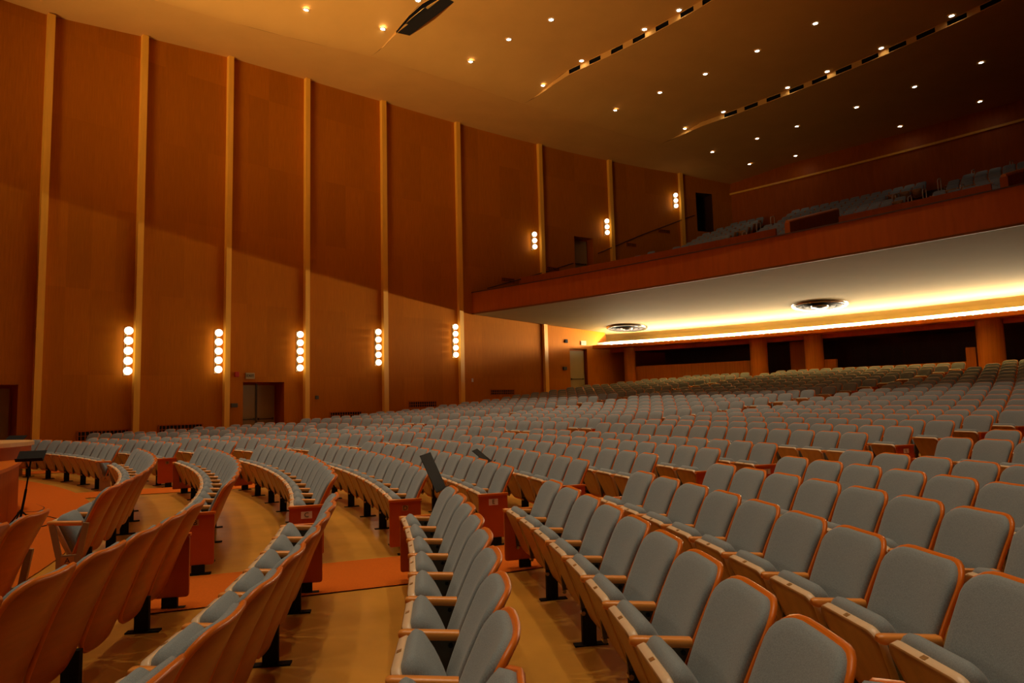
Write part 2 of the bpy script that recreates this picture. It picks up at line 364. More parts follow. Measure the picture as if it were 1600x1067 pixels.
# pilasters
PIL = [(-19.5, 14.7), (-15.2, 14.92), (-13.28, 15.38), (-11.12, 15.78), (-8.77, 16.0), (-5.95, 16.15), (-2.64, 16.22), (1.78, 16.25), (6.17, 16.2), (11.12, 16.1)]
for i, (x, zt) in enumerate(PIL):
    n_, t_ = wall_n(x); rot = Matrix.Rotation(math.atan2(t_.y, t_.x), 4, 'Z')
    zb = 0 if x < 5 else 6.5
    w = .20 if x < -8 else .24
    mb = MB(); mb.box(wall_p(x, .10, (zb + zt) / 2), (w, .22, zt - zb - .02), 0, rot)
    o = mb.obj('trim_%d' % (i + 2), M['pilaster']); struct(o, 'slender golden wood pilaster on the side wall')

def wall_box(name, x, z, w, h, d, mats, label, cat, group=None, off=0):
    n_, t_ = wall_n(x); rz = math.atan2(t_.y, t_.x)
    mb = MB(); mb.box((0, -d / 2, 0), (w, d, h)); o = mb.obj(name, mats, loc=wall_p(x, off + .003, z)); o.rotation_euler = (0, 0, rz)
    bevel(o, min(w, h, d) * .12, 1); return tag(o, label, cat, group)
def grille(x0, x1, z, h, label):
    xm = (x0 + x1) / 2; n_, t_ = wall_n(xm); w = (wall_p(x1) - wall_p(x0)).length
    r = empty('wall_grille', wall_p(xm, .004, z), math.atan2(t_.y, t_.x), label, 'vent grille', 'grilles low on the side wall')
    mb = MB(); mb.box((0, -.008, 0), (w - .06, .012, h - .06)); mb.obj('backing', M['dark'], r)
    mb = MB()
    for s in (-1, 1):
        mb.box((0, -.02, s * (h / 2 - .02)), (w, .035, .04)); mb.box((s * (w / 2 - .02), -.02, 0), (.04, .035, h - .08))
    mb.obj('frame', M['fascia'], r)
    mb = MB(); nb = int(w / .12)
    for i in range(1, nb): mb.box((-w / 2 + w * i / nb, -.02, 0), (.022, .02, h - .08))
    mb.box((0, -.02, 0), (w - .08, .018, .02)); mb.obj('slat', M['fascia'], r)
grille(-14.43, -13.38, .87, .36, 'long dark vent grille between the two pilasters nearest the stage')
grille(-12.75, -11.69, .96, .36, 'dark vent grille left of the recessed double doors')
grille(-7.96, -6.82, 1.25, .32, 'dark vent grille just past the double doors')
grille(-4.98, -3.77, 1.63, .32, 'dark vent grille under the bright part of the wall')
grille(-1.2, .06, 2.16, .30, 'dark vent grille beneath the balcony edge')
for x0, x1, z in ((-.5, .22, 8.2), (2.06, 2.81, 9.1), (7.15, 7.84, 11.08), (9.41, 10.26, 12.17)):
    grille(x0, x1, z, .24, ['dim balcony vent at the very front corner', 'dim balcony vent before the balcony doorway', 'dim balcony vent beyond the balcony doorway', 'dim balcony vent under the highest wall lamp'][(x0 > 0) + (x0 > 5) + (x0 > 8)])
wall_box('fire_alarm', -10.82, 2.98, .16, .2, .08, M['red'], 'small red fire alarm left of the exit sign', 'fire alarm')
def exit_sign(x, z, label):
    r = empty('exit_sign', wall_p(x, .004, z), math.atan2(wall_n(x)[1].y, wall_n(x)[1].x), label, 'exit sign')
    mb = MB(); mb.box((0, -.03, 0), (.36, .06, .24)); mb.obj('housing', M['door'], r)
    l = letter_mesh('EXIT', .15, .004); mb = MB(); mb.merge(l, Matrix.Translation((0, -.064, 0)) @ Matrix.Rotation(rad(90), 4, 'X')); mb.m = [0] * len(mb.m)
    mb.obj('lettering', M['ink'], r)
exit_sign(-10.45, 2.93, 'small dim exit sign above the double doors')
exit_sign(4.11, 4.92, 'exit sign above the door beneath the balcony')
wall_box('wall_phone', -10.88, 1.78, .26, .16, .08, M['metal'], 'small dark box left of the double doors', 'wall box')
wall_box('thermostat', -8.39, 2.04, .15, .15, .05, M['metal'], 'small dark thermostat right of the double doors', 'thermostat')
wall_box('light_switch', -2.08, 2.79, .10, .18, .03, M['white'], 'pale switch plate beside the last sconce below the balcony', 'switch')
wall_box('wall_speaker', 3.06, 5.0, .2, .2, .08, M['black'], 'little black detector up beside the rear exit sign', 'speaker')  # black box for a small wall speaker
wall_box('wall_phone', 2.93, 3.45, .24, .18, .1, M['metal'], 'small dark box beside the door under the balcony', 'wall box')
# balcony side handrail on the wall
mb = MB(); pts = [wall_p(x, .12, z) for x, z in ((-1.3, 7.6), (.44, 8.28), (2.09, 8.93), (3.6, 9.55))]; mb.path(pts, .03); tag(mb.obj('wall_handrail', M['darkwood']), 'dark sloping handrail before the balcony doorway', 'handrail'); mb = MB()
pts = [wall_p(x, .12, z) for x, z in ((5.2, 10.3), (8.13, 11.74), (12.0, 13.4))]; mb.path(pts, .03)
tag(mb.obj('wall_handrail', M['darkwood']), 'dark sloping handrail rising past the middle balcony sconce', 'handrail')

# ------------------------------------------------------------------ wall sconces
def sconce(x, z, n, label, group):
    n_, t_ = wall_n(x); r = empty('wall_sconce', wall_p(x, 0, z), math.atan2(t_.y, t_.x), label, 'wall lamp', group)
    mb = MB(); mb.box((0, -.02, 0), (.12, .04, .35 * n - .06)); mb.box((0, -.08, 0), (.05, .09, .35 * n - .2)); mb.obj('back_plate', M['brass'], r)
    for i in range(n):
        mb = MB(); mb.ball((0, -.27, (i - (n - 1) / 2) * .35), .138, 20); mb.obj('globe', M['globe'], r)
SN = ['five-globe sconce nearest the stage', 'five-globe sconce just left of the double doors', 'five-globe sconce just right of the double doors',
      'five-globe sconce second from the balcony corner', 'five-globe sconce beside the balcony corner']
for i, (x, z) in enumerate(((-13.50, 3.74), (-11.38, 3.85), (-9.03, 3.97), (-6.28, 4.28), (-2.98, 4.75))): sconce(x, z, 5, SN[i], 'five-globe wall sconces')
for i, (x, z) in enumerate(((1.25, 10.53), (5.75, 11.95), (10.6, 14.19))):
    sconce(x, z, 3, ['lowest three-globe sconce above the balcony', 'middle three-globe sconce above the balcony', 'highest three-globe sconce above the balcony'][i], 'three-globe balcony sconces')

# ------------------------------------------------------------------ ceiling: stepped tiers with slotted risers
CR_R = [9, 22.12, 28.92, 33.22, 37.9, 42.7, 47.02, 51.41, 62]
CR_P = [86, 62.94, 56.66, 53.99, 51.96, 50.21, 48.62, 47.94, 47.44]
def crease(r): return rad(lerp(r, CR_R, CR_P))
TIER = [(9, 29.4, 16.9), (29.4, 37.0, 16.65), (37.0, 46.25, 16.4), (46.25, 62, 16.15)]
def zlow(r): return lerp(r, [20, 24, 30, 40, 60], [15.2, 15.5, 15.85, 15.9, 15.9])
def tier_z(z, r, p):
    q = max(0, min(1, (crease(r) - p) * r / 3.0)); q = q * q * (3 - 2 * q); return zlow(r) + (z - zlow(r)) * q
PH = [rad(-22 + 2.0 * j) for j in range(56)]
mb = MB()
for (r0, r1, z) in TIER:
    n = max(4, int((r1 - r0) / 1.5)); rr = [r0 + (r1 - r0) * i / n for i in range(n + 1)]
    NJ = 60; vs = []
    for r in rr:
        pc = crease(r)
        for j in range(NJ + 1):
            p = rad(-22) + (pc - rad(-22)) * (1 - (1 - j / NJ) ** 1.5); vs.append(pol(r, p, tier_z(z, r, p)))
    mb.add(vs, [(i * (NJ + 1) + j, i * (NJ + 1) + j + 1, (i + 1) * (NJ + 1) + j + 1, (i + 1) * (NJ + 1) + j) for i in range(n) for j in range(NJ)], 0, True)
struct(mb.obj('ceiling', M['ceiling']), 'warm plaster ceiling stepping down towards the rear')
# sloping band between the ceiling and the side wall
mb = MB(); vs = []; m = 0
for i in range(70):
    r = 14 + 46 * i / 69; pc = crease(r)
    lo, hi = pc, rad(120)
    for _ in range(30):
        p = (lo + hi) / 2; q = pol(r, p)
        if q[1] > wall_y(q[0]): hi = p
        else: lo = p
    q = pol(r, lo); 
    if q[0] > 17: break
    vs += [pol(r, pc, zlow(r)), (q[0], q[1], wall_top(q[0]))]; m += 1
mb.add(vs, [(2 * i, 2 * i + 1, 2 * i + 3, 2 * i + 2) for i in range(m - 1)], 0, True)
struct(mb.obj('ceiling_band', M['ceiling']), 'sloping plaster band above the side wall')
def riser(R, zt, zb, slots, w, label):
    half = w / 2 / R; ed = []
    for s in sorted(slots): ed += [(s - half, s + half)]
    mb = MB(); p = rad(-22); pend = crease(R)
    def zt_(p): return tier_z(zt, R, p)
    def zb_(p): return tier_z(zb, R, p)
    def face(a, b, f0, f1):
        k = max(1, int((b - a) / rad(1.2)))
        for i in range(k):
            u, v = a + (b - a) * i / k, a + (b - a) * (i + 1) / k
            g = lambda q, f: zb_(q) + (zt_(q) - zb_(q)) * f
            mb.quad(pol(R, u, g(u, f0)), pol(R, v, g(v, f0)), pol(R, v, g(v, f1)), pol(R, u, g(u, f1)))
    for a, b in ed:
        face(p, a, 0, 1); face(a, b, 0, .12); face(a, b, .9, 1); p = b
        # recess behind the slot
        g = lambda q, f: zb_(q) + (zt_(q) - zb_(q)) * f
        for (q,) in ((a,), (b,)): mb.quad(pol(R, q, g(q, .12)), pol(R, q, g(q, .9)), pol(R + .5, q, g(q, .9)), pol(R + .5, q, g(q, .12)), 1)
        mb.quad(pol(R, a, g(a, .12)), pol(R, b, g(b, .12)), pol(R + .5, b, g(b, .12)), pol(R + .5, a, g(a, .12)), 1)
        mb.quad(pol(R, a, g(a, .9)), pol(R, b, g(b, .9)), pol(R + .5, b, g(b, .9)), pol(R + .5, a, g(a, .9)), 1)
        mb.quad(pol(R + .5, a, g(a, .12)), pol(R + .5, b, g(b, .12)), pol(R + .5, b, g(b, .9)), pol(R + .5, a, g(a, .9)), 1)
    face(p, pend, 0, 1); struct(mb.obj('ceiling_riser', [M['ceiling'], M['dark']]), label)
S2 = [47.65, 45.9, 44.06, 42.29, 40.49, 38.64, 37.06] + [35.3 - 1.78 * i for i in range(14)]
S3 = [43.66, 42.26, 40.78, 39.33, 37.93, 36.53, 35.08, 33.64, 32.24, 30.78, 29.3, 28.11] + [26.7 - 1.42 * i for i in range(12)]
riser(29.4, 16.9, 16.65, [rad(a) for a in (50.6, 43, 35, 27)], 2.9, 'ceiling step with one long lighting slot')
riser(37.0, 16.65, 16.4, [rad(a) for a in S2], .62, 'ceiling step with a row of dark lighting slots')
riser(46.25, 16.4, 16.15, [rad(a) for a in S3], .72, 'rear ceiling step with a row of dark lighting slots')

# recessed downlights on concentric rings
def cz(r): return 16.9 if r < 29.4 else 16.65 if r < 37.0 else 16.4 if r < 46.25 else 16.15
lens_mb = MB(); lens_mb.lathe([(1e-4, -.012), (.05, -.014), (.085, -.004)], 16); lens_me = lens_mb.mesh('lens', [M['lens']])
ring_mb = MB(); ring_mb.lathe([(.085, -.004), (.09, -.02), (.13, -.018), (.14, 0)], 20); ring_me = ring_mb.mesh('trim_ring', [M['white']])
def spot_data(name, e, size=50, blend=.75):
    l = D.lights.new(name, 'SPOT'); l.energy = e; l.color = WARM2; l.spot_size = rad(size); l.spot_blend = blend; l.shadow_soft_size = .06; return l
SPOT = spot_data('downlight_beam', P_DOWN); SPOT_REAR = spot_data('balcony_downlight_beam', P_DOWN * .03, 34); SPOT_HOT = spot_data('front_downlight_beam', P_DOWN * 1.0)
def downlight(r, phd, label, group, data, seen=True):
    p = rad(phd); z = tier_z(cz(r), r, p) - .004
    o = empty('ceiling_downlight', pol(r, p, z), 0, label, 'downlight', group)
    for nm, me in (('trim_ring', ring_me), ('lens', lens_me)):
        c = D.objects.new(nm, me); COL.objects.link(c); c.parent = o
    b = D.objects.new('beam', data); COL.objects.link(b); b.parent = o; b.location = (0, 0, -.05)
RINGS = [
 ('the frontmost ceiling ring', [(26.16, 56.27)]),
 ('the second ring out from the stage', [(28.9, 53.86), (29.15, 50.47)]),
 ('the ring before the first small slots', [(32.86, 51.82), (33.23, 48.61), (33.4, 44.9), (33.4, 40.7), (33.4, 36.5), (33.4, 32.3), (33.4, 24), (33.4, 15)]),
 ('the ring along the first small slots', [(36.75, 50.21), (36.8, 46.8), (36.8, 41.6), (36.8, 38.98), (36.8, 34), (36.8, 29), (36.8, 20)]),
 ('the ring between both slot rows', [(41.23, 48.56), (41.6, 45.29), (41.63, 41.94), (41.67, 38.43), (41.75, 34.91), (41.7, 31.5), (41.7, 27)]),
 ('the ring along the rear slot row', [(46.0, 46.81), (46.0, 43.99), (46.0, 39.71), (46.0, 37.31), (46.0, 34.31), (46.0, 30.86), (46, 27)]),
 ('the ring past the rear slot row', [(49.72, 47.11), (50.21, 44.24), (50.3, 41.7), (50.46, 38.23), (50.56, 35.16), (50.71, 32.07)]),
 ('the rearmost ring over the balcony', [(53.47, 46.44), (54.66, 43.92), (54.99, 37.95), (55.2, 34.07)])]
for nm, pts in RINGS:
    for i, (r, a) in enumerate(pts):
        downlight(r, a, 'ceiling downlight, %s from side wall in %s' % (ordw(i), nm), 'ceiling downlights', SPOT_REAR if r > 40 else SPOT)
for r, al in ((25.4, (50, 43, 36, 29, 22, 14, 5, -5)), (21.6, (54, 46, 38, 30, 22, 13, 3, -8)), (29.2, (43, 36, 29, 22, 14, 5, -4)), (17.5, (58, 50, 42, 30, 18, 5))):
    for a in al:
        downlight(r, a, 'ceiling downlight over the front rows', 'ceiling downlights over the front rows', SPOT_HOT)

# ------------------------------------------------------------------ balcony
PSI0, PSI1 = rad(36.5), rad(51.55)
def bal_end(dl):                                # angle at which the balcony ring meets the side wall
    lo, hi = rad(40), rad(60)
    for _ in range(30):
        p = (lo + hi) / 2; q = bal(dl, p)
        if q[1] > wall_y(q[0]): hi = p
        else: lo = p
    return lo
NB = 48
def bal_pts(dl, z): e = bal_end(dl); return [bal(dl, PSI0 + (e - PSI0) * i / NB, z) for i in range(NB + 1)]
def cove_end(dr):
    lo, hi = rad(50), rad(85)
    for _ in range(30):
        p = (lo + hi) / 2; q = cove(dr, p)
        if q[1] > wall_y(q[0]): hi = p
        else: lo = p
    return lo
VS0 = rad(33)
def cove_pts(dr, z): e = cove_end(dr); return [cove(dr, VS0 + (e - VS0) * i / NB, z) for i in range(NB + 1)]
def sheet(mb, A, B, mi=0, smooth=True): mb.add(A + B, [(i, i + 1, len(A) + i + 1, len(A) + i) for i in range(len(A) - 1)], mi, smooth)
mb = MB(); f0, f1 = bal_pts(0, 6.2), bal_pts(0, 7.28)
sheet(mb, bal_pts(.0, 6.24), bal_pts(0, 7.34)); sheet(mb, bal_pts(0, 7.34), bal_pts(.18, 7.34)); sheet(mb, bal_pts(.18, 7.34), bal_pts(.18, 6.4))
sheet(mb, bal_pts(-.03, 6.18), bal_pts(-.03, 6.25), 1); sheet(mb, bal_pts(-.03, 6.25), bal_pts(0, 6.25), 1); sheet(mb, bal_pts(-.03, 6.18), bal_pts(.06, 6.18), 1)
struct(mb.obj('wall_balcony', [M['fascia'], M['railwood']]), 'long curved wooden balcony front')
mb = MB(); ncap = MB(); sheet(ncap, bal_pts(-.03, 7.345), bal_pts(.21, 7.345)); sheet(ncap, bal_pts(-.03, 7.30), bal_pts(-.03, 7.345)); struct(ncap.obj('trim_20', M['darkwood']), 'dark cap rail on the balcony front')
# soffit: from the fascia back to the cove, then down the cove to the bulb ledge
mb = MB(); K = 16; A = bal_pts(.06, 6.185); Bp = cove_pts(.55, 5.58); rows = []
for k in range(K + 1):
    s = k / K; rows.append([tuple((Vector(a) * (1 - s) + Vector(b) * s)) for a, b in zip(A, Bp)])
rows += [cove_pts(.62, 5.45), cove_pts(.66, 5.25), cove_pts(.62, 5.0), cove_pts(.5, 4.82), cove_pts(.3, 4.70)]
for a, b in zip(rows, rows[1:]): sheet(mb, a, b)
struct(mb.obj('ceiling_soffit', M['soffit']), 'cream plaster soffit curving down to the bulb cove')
mb = MB(); sheet(mb, cove_pts(-.20, 4.62), cove_pts(-.20, 4.803)); sheet(mb, cove_pts(-.20, 4.803), cove_pts(-.185, 4.803)); sheet(mb, cove_pts(-.185, 4.803), cove_pts(-.185, 4.70)); sheet(mb, cove_pts(-.185, 4.70), cove_pts(.3, 4.70)); sheet(mb, cove_pts(-.20, 4.62), cove_pts(.9, 4.62)); sheet(mb, cove_pts(.9, 4.62), cove_pts(.9, 4.4))
struct(mb.obj('trim_21', M['fascia']), 'wooden ledge carrying the row of bulbs')
mb = MB(); sheet(mb, cove_pts(.10, 4.70), cove_pts(.10, 4.97)); sheet(mb, cove_pts(.10, 4.97), cove_pts(.112, 4.97)); sheet(mb, cove_pts(.112, 4.97), cove_pts(.112, 4.70))  # strip added to keep direct bulb light off the cove face
struct(mb.obj('trim_22', M['white']), 'white strip added behind the bulbs to shade the cove face')
# balcony floor, stepped, and its rear wall
mb = MB(); prev = bal_pts(.18, bal_z(.6))
dls = [.18] + [.9 + i * .98 for i in range(18)]
for i in range(len(dls) - 1):
    z = bal_z(dls[i] + .5); sheet(mb, bal_pts(dls[i], z), bal_pts(dls[i + 1], z), 0, False)
    z2 = bal_z(dls[i + 1] + .5); sheet(mb, bal_pts(dls[i + 1], z), bal_pts(dls[i + 1], z2), 0, False)
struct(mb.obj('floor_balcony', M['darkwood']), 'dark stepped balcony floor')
mb = MB(); sheet(mb, bal_pts(18, 11), bal_pts(18, 15.0)); sheet(mb, bal_pts(18, 15.0), bal_pts(17.9, 15.0), 1); sheet(mb, bal_pts(17.9, 15.0), bal_pts(17.9, 15.12), 1); sheet(mb, bal_pts(17.9, 15.12), bal_pts(18.1, 16.3), 0)
struct(mb.obj('wall_back_upper', [M['fascia'], M['pilaster']]), 'dim wooden wall behind the balcony')
# mid-level parapet and the two sloping stair walls
def ring_wall(name, dl, th, p0, p1, zb, zt, mats, n=30, label=None, kind='structure'):
    mb = MB(); P = [p0 + (p1 - p0) * i / n for i in range(n + 1)]
    q = lambda d, z: [bal(d, p, z) for p in P]
    sheet(mb, q(dl, zb), q(dl, zt)); sheet(mb, q(dl, zt), q(dl + th, zt), 1); sheet(mb, q(dl + th, zt), q(dl + th, zb))
    for p in (p0, p1): mb.quad(bal(dl, p, zb), bal(dl, p, zt), bal(dl + th, p, zt), bal(dl + th, p, zb))
    o = fix_normals(mb.obj(name, mats)); o['kind'] = kind; (label and o.__setitem__('label', label)); return o
ring_wall('wall_parapet', 3.0, .12, rad(44.3), bal_end(3.0) - .0003, 6.9, 8.38, [M['fascia'], M['rim']], label='wooden parapet between the front and upper balcony seats')
ring_wall('wall_parapet', 3.0, .12, rad(40.75), rad(43.1), 6.9, 8.32, [M['fascia'], M['rim']], label='wooden parapet between the two balcony stairs')
ring_wall('wall_parapet', 3.0, .12, rad(36.5), rad(40.1), 6.9, 8.32, [M['fascia'], M['rim']], label='wooden parapet past the second balcony stair')
def stair_wall(p, d0, d1, z0, z1, label):
    mb = MB(); th = .10 / BR; n = 1
    for s in (-th, th):
        mb.quad(bal(d0, p + s, z0 - 1.4), bal(d1, p + s, z1 - 1.6), bal(d1, p + s, z1), bal(d0, p + s, z0))
    mb.quad(bal(d0, p - th, z0), bal(d1, p - th, z1), bal(d1, p + th, z1), bal(d0, p + th, z0), 1)
    for d, z in ((d0, z0), (d1, z1)): mb.quad(bal(d, p - th, z), bal(d, p + th, z), bal(d, p + th, z - 1.4), bal(d, p - th, z - 1.4))
    q = Vector(bal(d0, p, z0)); r = Vector(bal(d1, p, z1)); mb.tube(q + Vector((0, 0, .02)), r + Vector((0, 0, .02)), .07, mi=2)
    o = fix_normals(mb.obj('stair_parapet', [M['fascia'], M['rim'], M['arm']])); tag(o, label, 'stair parapet', 'sloping walls beside the balcony stairs')
stair_wall(rad(43.75), 1.5, 6.6, 8.12, 9.55, 'sloping wooden stair wall with bright rail near the middle of the balcony')
stair_wall(rad(40.42), 1.5, 6.6, 8.05, 9.5, 'sloping wooden stair wall with bright rail further along the balcony')

# round diffusers in the soffit
def soffit_z(dl): return 6.185 - .03 * dl
for (x, y, d, lb) in ((6.5, 37.18, 2.25, 'big round chrome air diffuser nearer the side wall'), (14.2, 30.25, 2.4, 'big round chrome air diffuser further from the side wall')):
    dB = math.hypot(x - BX, y - BY) - BR; dC = math.hypot(x - VX, y - VY) - (VR + .55)
    s = dB / (dB - dC); z = 6.185 + (5.58 - 6.185) * s
    o = empty('air_diffuser', (x, y, z), 0, lb, 'air diffuser', 'air diffusers in the soffit')
    R = d / 2; gv = Vector((x - BX, y - BY, 0)).normalized(); sl = (6.185 - 5.58) / (dB - dC)
    o.rotation_euler = (gv * sl + Vector((0, 0, 1))).to_track_quat('Z', 'Y').to_euler(); o.location.z -= .012
    mb = MB(); mb.lathe([(R * 1.02, .0), (R * 1.0, -.05), (R * .95, -.09), (R * .86, -.02)], 40); mb.obj('rim', M['chrome'], o)
    mb = MB(); mb.lathe([(R * .88, -.01), (1e-4, .0)], 40); mb.obj('throat', M['dark'], o)
    for k, (ra, rb) in enumerate(((.80, .64), (.56, .40), (.32, .20), (.12, .001))):
        mb = MB(); mb.lathe([(R * ra, -.02 - .02 * k), (R * (ra - .03), -.09 - .02 * k), (R * rb, -.05 - .02 * k)], 36); mb.obj('cone', M['chrome'] if k == 2 else M['black'], o)
o = empty('soffit_light', (10.85, 30.8, 6.02), 0, 'tiny white fixture in the soffit between the two diffusers', 'ceiling light')
mb = MB(); mb.lathe([(.16, .03), (.15, -.03), (.08, -.06), (1e-4, -.06)], 20); mb.obj('lens', M['white'], o)

# cove bulbs
bulb_mb = MB(); bulb_mb.ball((0, 0, .12), .036, 8); bulb_me = bulb_mb.mesh('glass', [M['bulb']])
sock_mb = MB(); sock_mb.lathe([(.02, 0), (.02, .09)], 8); sock_me = sock_mb.mesh('socket', [M['white']])
COVE_L = D.lights.new('cove_glow', 'POINT'); COVE_L.energy = P_COVE; COVE_L.color = (1.0, .80, .52); COVE_L.shadow_soft_size = .018
pe = cove_end(.1) - .022; step = .30 / VR; p = pe
while p > rad(35.5):
    o = empty('cove_bulb', cove(.02, p, 4.70), 0, 'small bare white bulb in the long row beneath the balcony', 'light bulb', 'bulbs along the under-balcony cove')
    for nm, me in (('glass', bulb_me), ('socket', sock_me)):
        c = D.objects.new(nm, me); COL.objects.link(c); c.parent = o
    c = D.objects.new('glow', COVE_L); COL.objects.link(c); c.parent = o; c.location = (-.055 * cos(p), -.055 * sin(p), .12)
    p -= step

# ------------------------------------------------------------------ rear wall beneath the balcony
def cz_floor(p, dr=1.0):
    q = cove(dr, p); r, ph = to_pol(q[0], q[1]); return floor_z(r, ph)
def rear_wall(n, p0, p1, zb, zt, dr=1.0, th=.15, mat=None, label=None):
    mb = MB(); k = 14; P = [p0 + (p1 - p0) * i / k for i in range(k + 1)]; q = lambda d, z: [cove(d, p, z) for p in P]
    sheet(mb, q(dr, zb), q(dr, zt)); sheet(mb, q(dr, zt), q(dr + th, zt), 1); sheet(mb, q(dr + th, zt), q(dr + th, zb))
    for p in (p0, p1): mb.quad(cove(dr, p, zb), cove(dr, p, zt), cove(dr + th, p, zt), cove(dr + th, p, zb))
    struct(fix_normals(mb.obj(n, [mat or M['rearwood'], M['pilaster']])), label)
rear_wall('wall_back', rad(65.95), cove_end(1.0) - .0002, 1.2, 4.62, label='veneered return beside the rear door')
rear_wall('wall_back_low', rad(54.2), rad(63.6), 1.2, 3.52, label='low veneered wall behind the last seats')
rear_wall('wall_back_rail', rad(41.0), rad(49.7), 1.2, 2.9, label='narrow wooden rail wall behind the last row')
rear_wall('wall_back_post', rad(48.9), rad(49.75), 1.2, 3.35, .95, .3, label='short wooden post beside a column')
rear_wall('wall_back_post', rad(41.0), rad(41.5), 1.2, 3.5, .95, .3, label='short wooden post at the end of the rail wall')
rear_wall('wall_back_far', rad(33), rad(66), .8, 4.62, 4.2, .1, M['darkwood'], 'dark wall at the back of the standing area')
rear_wall('wall_back_inner', rad(51.2), rad(52.3), 1.2, 4.62, 2.2, .1, M['rearwood'], 'shaded wooden pier inside the rear opening')
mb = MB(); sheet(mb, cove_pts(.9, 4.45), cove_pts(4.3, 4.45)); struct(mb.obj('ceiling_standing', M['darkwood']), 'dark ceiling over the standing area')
for i, (a, r) in enumerate(((63.86, .33), (53.98, .44), (50.23, .44), (40.2, .5), (36.5, .5))):
    q = cove(.75 + r * .3, rad(a)); zb = cz_floor(rad(a)) - .1
    mb = MB(); mb.lathe([(r, zb), (r, 4.62)], 40, 0, Matrix.Translation((q[0], q[1], 0))); struct(mb.obj('trim_%d' % (30 + i), M['rearwood']), 'round veneered column under the balcony')

# ------------------------------------------------------------------ theatre seat parts (x across, y backwards, z up)
TH = rad(24)
def rounded(wb, wt, h0, h1, rb, rt, n):
    pts = []
    def arc(cx_, cy_, r, a0, a1):
        for i in range(n + 1):
            a = a0 + (a1 - a0) * i / n; pts.append((cx_ + r * cos(a), cy_ + r * sin(a)))
    arc(wb / 2 - rb, h0 + rb, rb, -pi / 2, 0); arc(wt / 2 - rt, h1 - rt, rt, 0, pi / 2)
    arc(-wt / 2 + rt, h1 - rt, rt, pi / 2, pi); arc(-wb / 2 + rb, h0 + rb, rb, pi, 3 * pi / 2); return pts
def subdiv(pts, maxd):
    out = []
    for i, a in enumerate(pts):
        b = pts[(i + 1) % len(pts)]; k = max(1, int(math.hypot(b[0] - a[0], b[1] - a[1]) / maxd))
        for j in range(k): out.append((a[0] + (b[0] - a[0]) * j / k, a[1] + (b[1] - a[1]) * j / k))
    return out
def slab(out, rings, mp, mi_f=0, mi_e=None, edge=(0,), cap_back=True):
    """rings: (scale, w) from the back centre round the edge to the front centre."""
    mb = MB(); n = len(out); cy_ = (max(p[1] for p in out) + min(p[1] for p in out)) / 2
    vs = []
    for s, w in rings:
        for a, b in out: vs.append(mp(a * s, cy_ + (b - cy_) * s, w))
    o = 0
    for k in range(len(rings) - 1):
        mi = mi_e if (mi_e is not None and k in edge) else mi_f
        mb.add([], [], 0)
        for i in range(n):
            j = (i + 1) % n; mb.f.append([k * n + i, k * n + j, (k + 1) * n + j, (k + 1) * n + i]); mb.m.append(mi); mb.sm.append(True)
    mb.v = [tuple(v) for v in vs]
    for k in (0, len(rings) - 1):
        s, w = rings[k]
        mb.v.append(tuple(mp(0, cy_, w))); c = len(mb.v) - 1
        for i in range(n):
            j = (i + 1) % n; mb.f.append([c, k * n + j, k * n + i] if k == 0 else [c, k * n + i, k * n + j]); mb.m.append(mi_f); mb.sm.append(True)
    return mb
def back_map(a, h, w):
    f = w + .040 * (a / .26) ** 2 + .014 * sin(max(0, min(1, h / .65)) * pi)
    return (a, .052 + h * sin(TH) - f * cos(TH), .30 + h * cos(TH) + f * sin(TH))
LEAN = rad(22)
def pan_map(a, h, w):                          # w towards the backrest; h from the hinge up to the raised front edge
    y = -.025 - h * sin(LEAN) + w * cos(LEAN) * 1.0; z = .225 + h * cos(LEAN) + w * sin(LEAN)
    return (a, y, z)
def seat_parts(q=1):
    """q=1 full detail, q=0 light version"""
    n = 5 if q else 2; dm = .06 if q else .3
    P = {}
    sh = subdiv(rounded(.50, .540, -.12, .662, .12, .135, n), dm)
    P['back_shell'] = slab(sh, [(.55, -.016), (.96, -.016), (1, -.010), (1, .006), (.975, .012), (.5, .004)] if q else [(.97, -.016), (1, 0), (.97, .010)], back_map, 0, 1, (1, 2, 3, 4) if q else (0, 1))
    pd = subdiv(rounded(.475, .508, .085, .643, .04, .122, n), dm)
    P['back_cushion'] = slab(pd, [(.9, .0), (.985, .004), (1, .016), (.985, .034), (.93, .044), (.8, .050), (.45, .053)] if q else [(1, .0), (1, .03), (.9, .05), (.45, .055)], back_map)
    pn = subdiv(rounded(.36, .470, .0, .425, .05, .06, n), dm)
    P['seat_pan'] = slab(pn, [(.8, -.012), (.965, -.012), (1, -.004), (1, .030), (.98, .036), (.6, .036)] if q else [(.97, -.012), (1, 0), (1, .032)], pan_map, 0, 1, (2, 3, 4) if q else (1,))
    cu = subdiv(rounded(.37, .445, .03, .418, .05, .06, n), dm)
    def cmap(a, h, w):
        t = max(0, min(1, (h - .03) / .375)); w2 = .034 + (w - .034) * (.75 + .45 * sin(pi * (.15 + .75 * t))) ; return pan_map(a, h + (w - .034) * .42 * t, w2)
    P['seat_cushion'] = slab(cu, [(.9, .034), (1, .036), (1.01, .070), (.98, .092), (.88, .112), (.6, .126), (.3, .128)] if q else [(1, .034), (1, .08), (.85, .115), (.4, .126)], cmap)
    return P
